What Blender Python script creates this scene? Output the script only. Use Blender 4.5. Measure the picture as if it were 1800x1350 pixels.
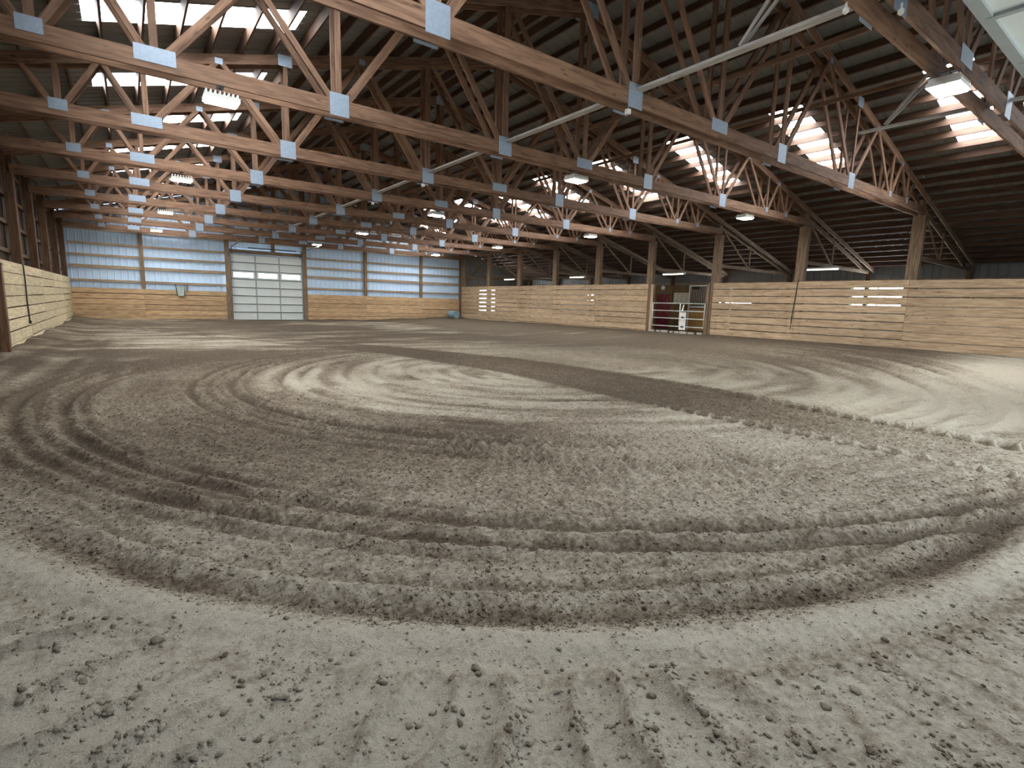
import bpy, bmesh, math, random
import numpy as np
from mathutils import Vector, Matrix

random.seed(7)
SC = bpy.context.scene
COL = SC.collection
for o in list(bpy.data.objects):
    bpy.data.objects.remove(o)

# ------------------------------------------------------------------ camera
EYE = Vector((0.0, 0.0, 1.54))
F_PX, YAW, PITCH, ROLL = 906.73, math.radians(36.668), math.radians(-8.933), math.radians(1.6346)
cy, sy, cp, sp = math.cos(YAW), math.sin(YAW), math.cos(PITCH), math.sin(PITCH)
fwd = Vector((sy * cp, cy * cp, sp)); rgt = Vector((cy, -sy, 0)); upv = rgt.cross(fwd)
r2 = math.cos(ROLL) * rgt + math.sin(ROLL) * upv
u2 = -math.sin(ROLL) * rgt + math.cos(ROLL) * upv
cam_data = bpy.data.cameras.new('camera')
cam_data.sensor_fit = 'HORIZONTAL'; cam_data.sensor_width = 36.0
cam_data.lens = F_PX / 1800 * 36.0
cam_data.clip_start = 0.05; cam_data.clip_end = 300
cam = bpy.data.objects.new('camera', cam_data); COL.objects.link(cam)
M = Matrix.Identity(4)
for i in range(3):
    M[i][0], M[i][1], M[i][2], M[i][3] = r2[i], u2[i], -fwd[i], EYE[i]
cam.matrix_world = M
SC.camera = cam

# ------------------------------------------------------------------ world, exposure
SKY_STRENGTH = 9.0
SKYLIGHT, LAMP, TUBE, WINDOW = 18.0, 195.0, 6.0, 30.0
w = bpy.data.worlds.new('overcast_sky'); SC.world = w; w.use_nodes = True
bgn = w.node_tree.nodes['Background']
bgn.inputs[0].default_value = (0.80, 0.90, 1.0, 1); bgn.inputs[1].default_value = SKY_STRENGTH
vs = SC.view_settings
vs.view_transform = 'Standard'; vs.look = 'None'; vs.gamma = 1.0; vs.use_curve_mapping = False
vs.exposure = 0.34
# daylight portal in the open entrance door behind the camera
pl = bpy.data.lights.new('entrance_portal', 'AREA'); pl.shape = 'RECTANGLE'; pl.size = 4.1; pl.size_y = 3.9
pl.cycles.is_portal = True
po = bpy.data.objects.new('entrance_portal', pl); COL.objects.link(po)
po.location = (7.3, -2.38, 2.0); po.rotation_euler = (math.radians(90), 0, 0)

# ------------------------------------------------------------------ building dimensions (metres)
XL, XR, XM = -2.31, 21.30, 9.36          # plank walls, ridge
YF, YN = 35.93, -2.40                    # far plank wall, entrance wall
XO = 28.20                               # outer wall of the lean-to aisle
SPAN, Y0 = 3.66, 6.16
KS = list(range(-1, 9))
PLY = 0.14                               # half distance of the two truss plies
def yc(k): return Y0 + 0.16 + SPAN * k   # centre of frame k
SLOPE = 0.265
def z_under(x): return 8.39 - SLOPE * abs(x - XM)   # underside of top chords
CH = 0.20                                # chord depth
SHEET = 0.40                             # sheet above chord underside
ORD = ['nearest', 'second', 'third', 'fourth', 'fifth', 'sixth', 'seventh', 'eighth', 'ninth', 'tenth']

# ------------------------------------------------------------------ materials
def new_mat(name):
    m = bpy.data.materials.new(name); m.use_nodes = True
    nt = m.node_tree; b = nt.nodes['Principled BSDF']
    return m, nt, b
def srgb(r, g, b):
    f = lambda c: (c / 255 / 12.92) if c <= 10 else ((c / 255 + 0.055) / 1.055) ** 2.4
    return (f(r), f(g), f(b), 1)
def plain(name, col, rough=0.7, metal=0.0, noise=0.12, nscale=6.0, bump=0.0):
    m, nt, b = new_mat(name); N = nt.nodes; L = nt.links
    b.inputs['Roughness'].default_value = rough; b.inputs['Metallic'].default_value = metal
    tc = N.new('ShaderNodeTexCoord'); nz = N.new('ShaderNodeTexNoise')
    nz.inputs['Scale'].default_value = nscale; nz.inputs['Detail'].default_value = 5
    L.new(tc.outputs['Object'], nz.inputs['Vector'])
    rp = N.new('ShaderNodeValToRGB')
    rp.color_ramp.elements[0].position = 0.3; rp.color_ramp.elements[1].position = 0.7
    rp.color_ramp.elements[0].color = [c * (1 - noise) for c in col[:3]] + [1]
    rp.color_ramp.elements[1].color = [min(1, c * (1 + noise)) for c in col[:3]] + [1]
    L.new(nz.outputs['Fac'], rp.inputs['Fac']); L.new(rp.outputs['Color'], b.inputs['Base Color'])
    if bump:
        bp = N.new('ShaderNodeBump'); bp.inputs['Strength'].default_value = bump; bp.inputs['Distance'].default_value = 0.01
        L.new(nz.outputs['Fac'], bp.inputs['Height']); L.new(bp.outputs['Normal'], b.inputs['Normal'])
    return m
def wood(name, light, dark, knots=0.6, vary=0.18, rough=0.75, spots=0.0):
    """grain runs along local X; every piece gets its own offset and tone from its object random value"""
    m, nt, b = new_mat(name); N = nt.nodes; L = nt.links
    b.inputs['Roughness'].default_value = rough
    tc = N.new('ShaderNodeTexCoord'); oi = N.new('ShaderNodeObjectInfo')
    mul = N.new('ShaderNodeMath'); mul.operation = 'MULTIPLY'; mul.inputs[1].default_value = 91.7
    L.new(oi.outputs['Random'], mul.inputs[0])
    add = N.new('ShaderNodeVectorMath'); add.operation = 'ADD'
    L.new(tc.outputs['Object'], add.inputs[0]); L.new(mul.outputs[0], add.inputs[1])
    mp = N.new('ShaderNodeMapping'); mp.inputs['Scale'].default_value = (0.9, 9.0, 9.0)
    L.new(add.outputs[0], mp.inputs['Vector'])
    nz = N.new('ShaderNodeTexNoise'); nz.inputs['Scale'].default_value = 2.2; nz.inputs['Detail'].default_value = 6
    nz.inputs['Distortion'].default_value = 0.6
    L.new(mp.outputs[0], nz.inputs['Vector'])
    rp = N.new('ShaderNodeValToRGB')
    rp.color_ramp.elements[0].position = 0.32; rp.color_ramp.elements[0].color = dark
    rp.color_ramp.elements[1].position = 0.62; rp.color_ramp.elements[1].color = light
    L.new(nz.outputs['Fac'], rp.inputs['Fac'])
    # knots
    mp2 = N.new('ShaderNodeMapping'); mp2.inputs['Scale'].default_value = (1.6, 4.5, 4.5)
    L.new(add.outputs[0], mp2.inputs['Vector'])
    vo = N.new('ShaderNodeTexVoronoi'); vo.inputs['Scale'].default_value = 1.5
    L.new(mp2.outputs[0], vo.inputs['Vector'])
    kr = N.new('ShaderNodeValToRGB')
    kr.color_ramp.elements[0].position = 0.06; kr.color_ramp.elements[0].color = (1 - knots,) * 3 + (1,)
    kr.color_ramp.elements[1].position = 0.16; kr.color_ramp.elements[1].color = (1, 1, 1, 1)
    L.new(vo.outputs['Distance'], kr.inputs['Fac'])
    mx = N.new('ShaderNodeMixRGB'); mx.blend_type = 'MULTIPLY'; mx.inputs[0].default_value = 1
    L.new(rp.outputs['Color'], mx.inputs[1]); L.new(kr.outputs['Color'], mx.inputs[2])
    # tone of the piece
    mr = N.new('ShaderNodeMapRange'); mr.inputs[3].default_value = 1 - vary; mr.inputs[4].default_value = 1 + vary
    L.new(oi.outputs['Random'], mr.inputs[0])
    mx2 = N.new('ShaderNodeMixRGB'); mx2.blend_type = 'MULTIPLY'; mx2.inputs[0].default_value = 1
    L.new(mx.outputs[0], mx2.inputs[1]); L.new(mr.outputs[0], mx2.inputs[2])
    L.new(mx2.outputs[0], b.inputs['Base Color'])
    bp = N.new('ShaderNodeBump'); bp.inputs['Strength'].default_value = 0.25; bp.inputs['Distance'].default_value = 0.004
    L.new(nz.outputs['Fac'], bp.inputs['Height']); L.new(bp.outputs['Normal'], b.inputs['Normal'])
    return m
def emit(name, col, strength):
    m = bpy.data.materials.new(name); m.use_nodes = True; nt = m.node_tree
    nt.nodes.remove(nt.nodes['Principled BSDF'])
    e = nt.nodes.new('ShaderNodeEmission'); e.inputs[0].default_value = col; e.inputs[1].default_value = strength
    nt.links.new(e.outputs[0], nt.nodes['Material Output'].inputs[0])
    return m
def paper(name, base, ink, lines, width_scale):
    """printed sheet: rows of small marks broken up by noise"""
    m, nt, b = new_mat(name); N = nt.nodes; L = nt.links
    b.inputs['Roughness'].default_value = 0.5
    tc = N.new('ShaderNodeTexCoord')
    wv = N.new('ShaderNodeTexWave'); wv.bands_direction = 'Z'; wv.inputs['Scale'].default_value = lines
    L.new(tc.outputs['Generated'], wv.inputs['Vector'])
    nz = N.new('ShaderNodeTexNoise'); nz.inputs['Scale'].default_value = width_scale
    L.new(tc.outputs['Generated'], nz.inputs['Vector'])
    mu = N.new('ShaderNodeMath'); mu.operation = 'MULTIPLY'
    L.new(wv.outputs['Fac'], mu.inputs[0]); L.new(nz.outputs['Fac'], mu.inputs[1])
    rp = N.new('ShaderNodeValToRGB')
    rp.color_ramp.elements[0].position = 0.34; rp.color_ramp.elements[0].color = base
    rp.color_ramp.elements[1].position = 0.46; rp.color_ramp.elements[1].color = ink
    L.new(mu.outputs[0], rp.inputs['Fac']); L.new(rp.outputs['Color'], b.inputs['Base Color'])
    return m

MAT = {}
MAT['plank_right'] = wood('planed_fir_planks', srgb(196, 172, 142), srgb(160, 134, 106), 0.5, 0.12)
MAT['plank_far'] = wood('amber_fir_planks', srgb(206, 176, 138), srgb(164, 132, 98), 0.45, 0.13)
MAT['plank_left'] = wood('dusty_pale_planks', srgb(210, 196, 164), srgb(178, 162, 130), 0.4, 0.12)
MAT['truss'] = wood('truss_fir', srgb(140, 108, 84), srgb(100, 73, 55), 0.55, 0.18)
MAT['post'] = wood('grey_brown_post', srgb(140, 118, 94), srgb(98, 80, 62), 0.3, 0.1)
MAT['post_dark'] = wood('dark_brown_post', srgb(112, 82, 56), srgb(72, 50, 34), 0.3, 0.12)
MAT['purlin'] = wood('purlin_fir', srgb(98, 72, 54), srgb(66, 47, 35), 0.3, 0.14)
MAT['brace'] = wood('weathered_brace', srgb(178, 174, 170), srgb(146, 140, 134), 0.3, 0.08)
MAT['girt'] = wood('girt_fir', srgb(176, 156, 132), srgb(138, 118, 96), 0.35, 0.2)
MAT['shade_wood'] = wood('shade_brown_sheathing', srgb(72, 54, 40), srgb(50, 36, 26), 0.3, 0.1)  # kept dark brown so shaded places read dark; the shade is in the colour
MAT['stall_wood'] = wood('yellow_stall_boards', srgb(198, 156, 96), srgb(164, 120, 66), 0.3, 0.1)
MAT['tack_wood'] = wood('brown_tack_boards', srgb(132, 106, 70), srgb(92, 70, 44), 0.4, 0.14)
MAT['roof'] = plain('roof_sheet_underside', srgb(116, 115, 111), 0.55, 0.0, 0.10, 1.5)
MAT['siding'] = plain('white_siding_sky_tint', srgb(200, 226, 255), 0.45, 0.0, 0.05, 1.2)  # white metal; cool skylight tint put into the base colour
MAT['siding_grey'] = plain('grey_siding', srgb(128, 130, 130), 0.55, 0.0, 0.08, 1.2)
MAT['galv'] = plain('galvanised_plate', srgb(156, 172, 188), 0.5, 0.3, 0.10, 18)
MAT['galv_dark'] = plain('dull_galvanised_strut', srgb(108, 112, 114), 0.5, 0.4, 0.10, 12)
MAT['door_panel'] = plain('white_door_panel', srgb(214, 222, 222), 0.5, 0.0, 0.04, 2)
MAT['door_rail'] = plain('dark_door_rail', srgb(84, 92, 98), 0.5, 0.2, 0.08, 5)
MAT['door_stile'] = plain('grey_door_stile', srgb(150, 158, 160), 0.5, 0.1, 0.06, 5)
MAT['white'] = plain('white_enamel', srgb(228, 228, 222), 0.45, 0.0, 0.04, 8)
MAT['black'] = plain('black_rubber', srgb(38, 34, 32), 0.7, 0.0, 0.15, 10)
MAT['gate'] = plain('galvanised_gate_tube', srgb(206, 212, 208), 0.38, 0.35, 0.06, 9)
MAT['red'] = plain('dark_red_door', srgb(112, 28, 32), 0.55, 0.0, 0.12, 7)
MAT['barrel'] = plain('blue_grey_plastic', srgb(132, 162, 172), 0.45, 0.0, 0.07, 5)
MAT['bin'] = plain('pale_green_plastic', srgb(182, 204, 202), 0.5, 0.0, 0.06, 5)
MAT['lamp_body'] = plain('lamp_housing', srgb(206, 206, 200), 0.45, 0.3, 0.05, 8)
MAT['concrete'] = plain('pale_kerb', srgb(178, 172, 158), 0.85, 0.0, 0.12, 9, 0.3)
MAT['skylight'] = emit('daylit_skylight', (0.93, 0.96, 1.0, 1), SKYLIGHT)
MAT['lamp'] = emit('led_lens', (1.0, 0.97, 0.86, 1), LAMP)
MAT['tube'] = emit('fluorescent_tube', (1.0, 0.95, 0.84, 1), TUBE)
MAT['daywin'] = emit('daylit_window', (0.92, 0.96, 1.0, 1), WINDOW)
MAT['doorwin'] = emit('daylit_door_light', (0.95, 0.98, 1.0, 1), 6.0)
MAT['notice'] = paper('notice_print', srgb(226, 224, 206), srgb(120, 124, 116), 3.0, 9.0)

# ------------------------------------------------------------------ mesh helpers
_cache = {}
def mesh_box(lx, ly, lz):
    key = ('box', round(lx, 3), round(ly, 3), round(lz, 3))
    if key in _cache: return _cache[key]
    x, y, z = lx / 2, ly / 2, lz / 2
    v = [(a, b, c) for a in (-x, x) for b in (-y, y) for c in (-z, z)]
    f = [(0, 1, 3, 2), (4, 6, 7, 5), (0, 4, 5, 1), (2, 3, 7, 6), (0, 2, 6, 4), (1, 5, 7, 3)]
    me = bpy.data.meshes.new('box'); me.from_pydata(v, [], f); me.update()
    _cache[key] = me
    return me
_matmesh = {}
def with_mat(me, mat):
    key = (me.name, mat.name)
    if key in _matmesh: return _matmesh[key]
    c = me if len(me.materials) == 0 else me.copy()
    if len(c.materials): c.materials.clear()
    c.materials.append(mat); _matmesh[key] = c
    return c
def link(name, me, mat, parent=None):
    m2 = with_mat(me, MAT[mat]) if mat else me
    o = bpy.data.objects.new(name, m2); COL.objects.link(o)
    if parent is not None: o.parent = parent
    return o
def origin(parent):
    p = Vector((0, 0, 0))
    while parent is not None:
        p += parent.location; parent = parent.parent
    return p
def box(name, c, size, mat, parent=None):
    o = link(name, mesh_box(*size), mat, parent)
    o.location = Vector(c) - origin(parent)
    return o
def bar(name, p0, p1, wid, thk, mat, parent=None, side=(0, 1, 0)):
    """rectangular stick from p0 to p1; thk is measured along 'side', wid across it"""
    p0, p1 = Vector(p0), Vector(p1); d = p1 - p0; ln = d.length; ex = d / ln
    ey = Vector(side); ey = (ey - ex * ey.dot(ex)).normalized(); ez = ex.cross(ey)
    o = link(name, mesh_box(ln, thk, wid), mat, parent)
    R3 = Matrix((ex, ey, ez)).transposed()
    o.rotation_mode = 'QUATERNION'
    o.rotation_quaternion = R3.to_quaternion()
    o.location = (p0 + p1) / 2 - origin(parent)
    return o
def tube_mesh(pts, rad, n=10, cap=True):
    bm = bmesh.new(); rings = []
    pts = [Vector(p) for p in pts]
    for i, p in enumerate(pts):
        t = (pts[min(i + 1, len(pts) - 1)] - pts[max(i - 1, 0)]).normalized()
        a = Vector((0, 0, 1)) if abs(t.z) < 0.9 else Vector((1, 0, 0))
        u = t.cross(a).normalized(); v = t.cross(u)
        r = rad[i] if isinstance(rad, (list, tuple)) else rad
        rings.append([bm.verts.new(p + r * (math.cos(2 * math.pi * j / n) * u + math.sin(2 * math.pi * j / n) * v)) for j in range(n)])
    for A, B in zip(rings, rings[1:]):
        for j in range(n):
            bm.faces.new((A[j], A[(j + 1) % n], B[(j + 1) % n], B[j]))
    if cap:
        bm.faces.new(rings[0]); bm.faces.new(rings[-1])
    bmesh.ops.recalc_face_normals(bm, faces=bm.faces)
    me = bpy.data.meshes.new('tube'); bm.to_mesh(me); bm.free()
    for p in me.polygons: p.use_smooth = len(p.vertices) == 4
    return me
def tube(name, pts, rad, mat, parent=None, n=10):
    og = origin(parent)
    base = Vector(pts[0])
    o = link(name, tube_mesh([Vector(p) - base for p in pts], rad, n), mat, parent)
    o.location = base - og
    return o
def empty(name, loc):
    o = bpy.data.objects.new(name, None); COL.objects.link(o); o.location = loc
    o.empty_display_size = 0.2
    return o
def tag(o, label=None, cat=None, group=None, kind=None):
    if label: o['label'] = label
    if cat: o['category'] = cat
    if group: o['group'] = group
    if kind: o['kind'] = kind
    return o
def from_np(name, verts, faces, mat, parent=None, smooth=False):
    me = bpy.data.meshes.new(name)
    me.from_pydata([tuple(v) for v in verts], [], [tuple(f) for f in faces]); me.update()
    if smooth:
        for p in me.polygons: p.use_smooth = True
    o = link(name, me, mat, parent); o.location = -origin(parent)
    return o

# ------------------------------------------------------------------ value noise
_rng = np.random.RandomState(11)
_lat = _rng.rand(256, 256)
def vnoise(x, y, s, seed=0):
    x = x / s + 17.31 * (seed + 1); y = y / s + 9.77 * (seed + 3)
    xi = np.floor(x).astype(int); yi = np.floor(y).astype(int)
    fx = x - xi; fy = y - yi
    fx = fx * fx * (3 - 2 * fx); fy = fy * fy * (3 - 2 * fy)
    a = _lat[xi & 255, yi & 255]; b = _lat[(xi + 1) & 255, yi & 255]
    c = _lat[xi & 255, (yi + 1) & 255]; d = _lat[(xi + 1) & 255, (yi + 1) & 255]
    return (a * (1 - fx) + b * fx) * (1 - fy) + (c * (1 - fx) + d * fx) * fy - 0.5
def sstep(a, b, x):
    t = np.clip((x - a) / (b - a), 0, 1); return t * t * (3 - 2 * t)

# ------------------------------------------------------------------ floor: harrowed sand with wheel tracks
BAND_R = ([-3, 1.16, 2.5, 4.0, 6.66, 11.58, 17.2, 24, 36], [8.5, 8.6, 8.66, 8.93, 9.15, 8.6, 6.45, 2.5, -3])
BAND_L = ([-3, 0.9, 2.35, 3.36, 5.17, 9.18, 14.13, 20, 36], [6.9, 6.9, 6.84, 6.79, 6.71, 6.82, 6.0, 3.5, -4])
def floor_fields(X, Y):
    """height and tone (moisture and light balance) of the footing at (X, Y)"""
    n1 = vnoise(X, Y, 1.7, 1); n2 = vnoise(X, Y, 0.55, 2); n3 = vnoise(X, Y, 0.16, 3); n4 = vnoise(X, Y, 0.065, 4)
    n5 = vnoise(X, Y, 0.035, 5); n6 = vnoise(X, Y, 4.5, 6)
    z = 0.03 * n1 + 0.02 * n6
    # banks along the walls
    rb = np.interp(Y, [-3, 4, 14, 24, 36], [0.40, 0.38, 0.33, 0.30, 0.22])
    z += rb * sstep(13.0, 20.8, X + 0.4 * n1)
    nb2 = vnoise(X, Y * 0.6, 0.8, 15)
    z += (0.13 + 0.10 * nb2) * sstep(-1.2, -2.3, X + 0.2 * nb2)
    z += 0.08 * sstep(34.9, 35.8, Y + 0.2 * n1) * (1 - ((X > 5) & (X < 9.6)) * 0.7)
    damp_shade = 0.22 + 0.35 * n6 + 0.25 * n1
    def ring(c, r0, depth, wid, mask, ridge=0.5, dampv=0.5, wob=0.10):
        nonlocal z, damp_shade
        r = np.hypot(X - c[0], Y - c[1]) - r0 - wob * n1 - 0.03 * n2
        g = np.exp(-(r / wid) ** 2)
        rd = np.exp(-((np.abs(r) - 2.0 * wid) / (0.8 * wid)) ** 2)
        z += mask * (-depth * g + depth * ridge * rd) * (0.8 + 0.5 * n3 + 0.4 * n2)
        damp_shade += mask * dampv * 0.7 * g * (0.8 + 0.8 * n2)
    C1, C2, C3 = (7.5, 9.05), (5.0, 6.87), (10.0, 10.2)
    R1 = np.hypot(X - C1[0], Y - C1[1]); A1 = np.degrees(np.arctan2(Y - C1[1], X - C1[0]))
    R2 = np.hypot(X - C2[0], Y - C2[1]); R3 = np.hypot(X - C3[0], Y - C3[1])
    bl = np.interp(Y, *BAND_L); br = np.interp(Y, *BAND_R)
    left = 1 - sstep(-0.3, 0.1, X - bl)
    near1 = sstep(17.5, 13.0, Y) * sstep(7.2, 5.5, X)
    CA = (7.59, 9.29); CB = (7.5, 8.97)
    wl_ = sstep(3.2, 0.5, X)
    ring(CA, 8.86, 0.042, 0.06, near1, 0.5, 0.75, 0.05)
    ring(CA, 9.08, 0.024, 0.05, near1 * wl_, 0.4, 0.4, 0.05)
    ring(CA, 8.66, 0.022, 0.045, near1 * wl_, 0.4, 0.35, 0.05)
    ring(CB, 8.27, 0.042, 0.06, near1, 0.55, 0.8, 0.05)
    ring(CB, 8.08, 0.024, 0.045, near1 * wl_, 0.5, 0.45, 0.05)
    ring(C1, 6.80, 0.045, 0.055, near1 * sstep(3.4, 4.4, Y), 0.5, 0.65, 0.06)
    ring(C1, 6.55, 0.028, 0.045, near1 * sstep(3.6, 4.6, Y), 0.5, 0.4, 0.06)
    ring(C1, 6.22, 0.05, 0.06, near1 * sstep(3.6, 4.3, Y), 0.6, 0.8, 0.06)
    ring(C1, 6.00, 0.026, 0.045, near1 * sstep(4.0, 4.6, Y), 0.5, 0.4, 0.06)
    ring(C1, 5.42, 0.03, 0.05, near1 * sstep(4.4, 5.2, Y), 0.5, 0.45, 0.08)
    for rr in (5.1, 4.75, 4.2, 3.6, 3.0):
        ring(C1, rr, 0.016, 0.07, left * near1, 0.5, 0.3, 0.16)
    # wheel trench and pressed strip in the foreground
    m2 = sstep(4.9, 4.1, Y) * sstep(7.5, 4.0, X)
    ring(C2, 6.13, 0.042, 0.08, m2, 0.3, 0.85, 0.05)
    ring(C2, 5.88, 0.022, 0.045, m2, 0.4, 0.45, 0.05)
    strip = np.exp(-((R2 - 6.38 - 0.05 * n1) / 0.08) ** 4) * m2
    z += strip * (0.018 - z * 0.3)
    damp_shade -= 0.25 * strip
    # loops to the right of the dragged lane
    m3 = sstep(0.0, 0.3, X - br) * sstep(9.5, 7.5, Y)
    for rr, dd in ((6.6, 0.03), (6.95, 0.02), (7.65, 0.035), (7.95, 0.02), (8.35, 0.03), (8.8, 0.025), (9.3, 0.02), (6.1, 0.015), (5.5, 0.015)):
        ring(C3, rr, dd * 1.3, 0.10, m3, 0.6, 0.15, 0.12)
    # dragged lane
    lane = sstep(-0.05, 0.15, X - bl) * (1 - sstep(-0.15, 0.05, X - br)) * sstep(20, 15, Y)
    lane_s = sstep(-0.45, 0.35, X - bl + 0.4 * n2) * (1 - sstep(-0.35, 0.35, X - br + 0.4 * n2))
    damp_shade += lane_s * (0.36 * sstep(1.5, 4.5, Y) + 0.08) * sstep(21, 16, Y)
    z += -0.035 * lane
    u = (X - bl) / 0.16
    z += lane * 0.012 * np.sin(2 * math.pi * u + 4 * n2) * sstep(0.5, 3, Y)
    for edge, off in ((bl, 0.0), (br, -0.05)):           # tyre lugs along both edges
        e = np.exp(-((X - edge - off) / 0.15) ** 4)
        lug = np.maximum(0, np.sin(2 * math.pi * (Y + 0.5 * np.abs(X - edge - off)) / 0.23)) ** 2
        z += e * sstep(8.5, 4.0, Y) * (0.085 * lug - 0.045)
        damp_shade += e * (0.25 - 0.5 * lug * sstep(6, 3, Y))
    damp_shade += 0.30 * sstep(3.0, 6.0, Y) - 0.10 * sstep(6.2, 6.5, R2) * sstep(4.5, 3.0, Y)  # lamp-lit sand darkened, foreground paled: light balance put into colour, not moisture
    # harrow ripple, turned soil and dry centre
    turned = sstep(5.7, 6.1, R1) * sstep(9.25, 8.9, R1 + 0.2 * n1) * left * sstep(19, 15, Y)
    inside2 = sstep(6.2, 6.0, R2) * sstep(6, 4.5, Y)
    turned = np.maximum(turned, inside2 * left)
    ts = sstep(5.5, 6.3, R1 + 0.4 * n1) * sstep(9.6, 8.7, R1 + 0.5 * n1) * sstep(22, 17, Y)
    turned_s = np.maximum(ts, sstep(6.5, 5.4, R2 + 0.4 * n1) * sstep(6, 4.5, Y)) * (1 - sstep(-1.0, 0.4, X - bl))
    damp_shade += 0.24 * turned_s * np.interp(X, [-2, 2.5, 5.5, 7], [1.0, 0.8, 0.3, 0.1])
    damp_shade -= 0.14 * left * sstep(5.7, 4.6, R1 + 0.4 * n1) * sstep(14.5, 11, Y)
    damp_shade -= 0.12 * m3 * sstep(15.5, 11.5, X)
    damp_shade += 0.38 * sstep(12.0, 17.0, X + 2 * n6) * sstep(2.0, 6.0, Y)
    damp_shade += 0.34 * sstep(11, 19, Y) * (0.8 + n6)
    damp_shade += 0.12 * sstep(0.8, -0.6, X) * sstep(9, 14, Y) * sstep(27, 20, Y)
    st = vnoise(X * 0.35, Y, 0.55, 8)                      # streaks seen along the far part
    damp_shade += 0.80 * st * sstep(11, 19, Y) + 0.45 * vnoise(X * 0.3, Y, 0.25, 23) * sstep(13, 20, Y)
    z += 0.05 * st * sstep(13, 19, Y)
    arc = np.sin(2 * math.pi * R1 / 0.27 + 5 * n1 + 3 * n2)
    z += 0.008 * arc * left * sstep(11, 8, R1)
    damp_shade += 0.10 * vnoise(R1 * 1.0, A1 * 0.02, 0.2, 9) * left + 0.65 * vnoise(R1, A1 * 0.012, 0.22, 12) * left * sstep(6.3, 5.4, R1) + 0.5 * vnoise(R3, np.arctan2(Y - 10.2, X - 10.0) * 1.2, 0.3, 14) * m3
    wall_l = sstep(0.6, -0.6, X) * sstep(7.5, 10, Y) * sstep(24, 18, Y)
    fl_ = vnoise(X - 0.04 * (Y - 10), Y * 0.09, 0.20, 21)
    z += 0.035 * wall_l * fl_
    damp_shade += 0.55 * wall_l * fl_
    # tread marks: short bars across the wheel path
    tm = np.exp(-((R1 - 6.7) / 0.85) ** 4) * np.exp(-((A1 + 124) / 17) ** 4)
    z += tm * 0.030 * np.sin(np.radians(A1) * 6.7 * 2 * math.pi / 0.145 + 3 * n2) * (0.7 + 1.2 * n2)
    ang = np.arctan2(Y - 3.85, X - 3.4); fr = np.hypot(X - 3.4, Y - 3.85)
    band = sstep(6.50, 6.62, R2) * sstep(7.7, 7.1, R2 + 0.4 * n1) * sstep(3.6, 2.8, Y)
    bars = np.maximum(0, np.sin(ang * 3.5 * 2 * math.pi / 0.24 + 6.0 * n2 + 2.0 * n3)) ** 4
    z += band * bars * 0.045 * np.clip(0.55 + 2.0 * n2 + 0.8 * n3, 0, 1)
    damp_shade += band * bars * 0.30
    damp_shade -= 0.05 * sstep(6.5, 6.7, R2) * sstep(4, 3, Y)
    damp_shade += 0.18 * np.exp(-((R2 - 6.58) / 0.07) ** 2) * m2
    # crumbly surface
    rough = 0.42 + 0.45 * turned + 0.3 * lane
    z += rough * (0.012 * n3 + 0.030 * n4 + 0.026 * n5)
    z += 0.02 * n2
    pit = np.maximum(0, n4 + 0.6 * n5 - 0.30)
    z -= 0.08 * pit * (0.4 + turned)
    damp_shade += 0.5 * pit + 0.14 * n3 + 0.12 * n4
    return z, np.clip(damp_shade, 0, 1)

def axis(segs):
    out = []
    for a, b, s in segs:
        out.append(np.arange(a, b - s * 0.3, s))
    out.append(np.array([segs[-1][1]]))
    return np.concatenate(out)
gx = axis([(-2.7, -1.0, 0.04), (-1.0, 4.6, 0.019), (4.6, 10.0, 0.03), (10.0, 21.4, 0.07), (21.4, 28.4, 0.35)])
gy = axis([(-2.6, 0.0, 0.15), (0.0, 4.2, 0.019), (4.2, 8.0, 0.03), (8.0, 14.0, 0.055), (14.0, 36.4, 0.10)])
GX, GY = np.meshgrid(gx, gy)
GZ, GD = floor_fields(GX, GY)
aisle = sstep(21.3, 21.6, GX)
GZ = GZ * (1 - aisle) + (0.30 + 0.02 * vnoise(GX, GY, 1.0, 20)) * aisle
dz = sstep(-2.0, -2.4, GY); GZ = GZ * (1 - dz)
def floor_z(x, y):
    z, d = floor_fields(np.array([[float(x)]]), np.array([[float(y)]]))
    return float(z[0, 0])
ny, nx = GX.shape
me = bpy.data.meshes.new('floor')
me.vertices.add(nx * ny)
me.vertices.foreach_set('co', np.stack([GX, GY, GZ], -1).astype(np.float32).ravel())
idx = np.arange(nx * ny).reshape(ny, nx)
quads = np.stack([idx[:-1, :-1], idx[:-1, 1:], idx[1:, 1:], idx[1:, :-1]], -1).reshape(-1, 4)
me.loops.add(quads.size); me.polygons.add(len(quads))
me.loops.foreach_set('vertex_index', quads.ravel().astype(np.int32))
me.polygons.foreach_set('loop_start', np.arange(0, quads.size, 4, dtype=np.int32))
me.polygons.foreach_set('use_smooth', np.ones(len(quads), dtype=bool))
at = me.attributes.new('damp_shade', 'FLOAT', 'POINT'); at.data.foreach_set('value', GD.astype(np.float32).ravel())
me.update(); me.validate()

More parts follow.
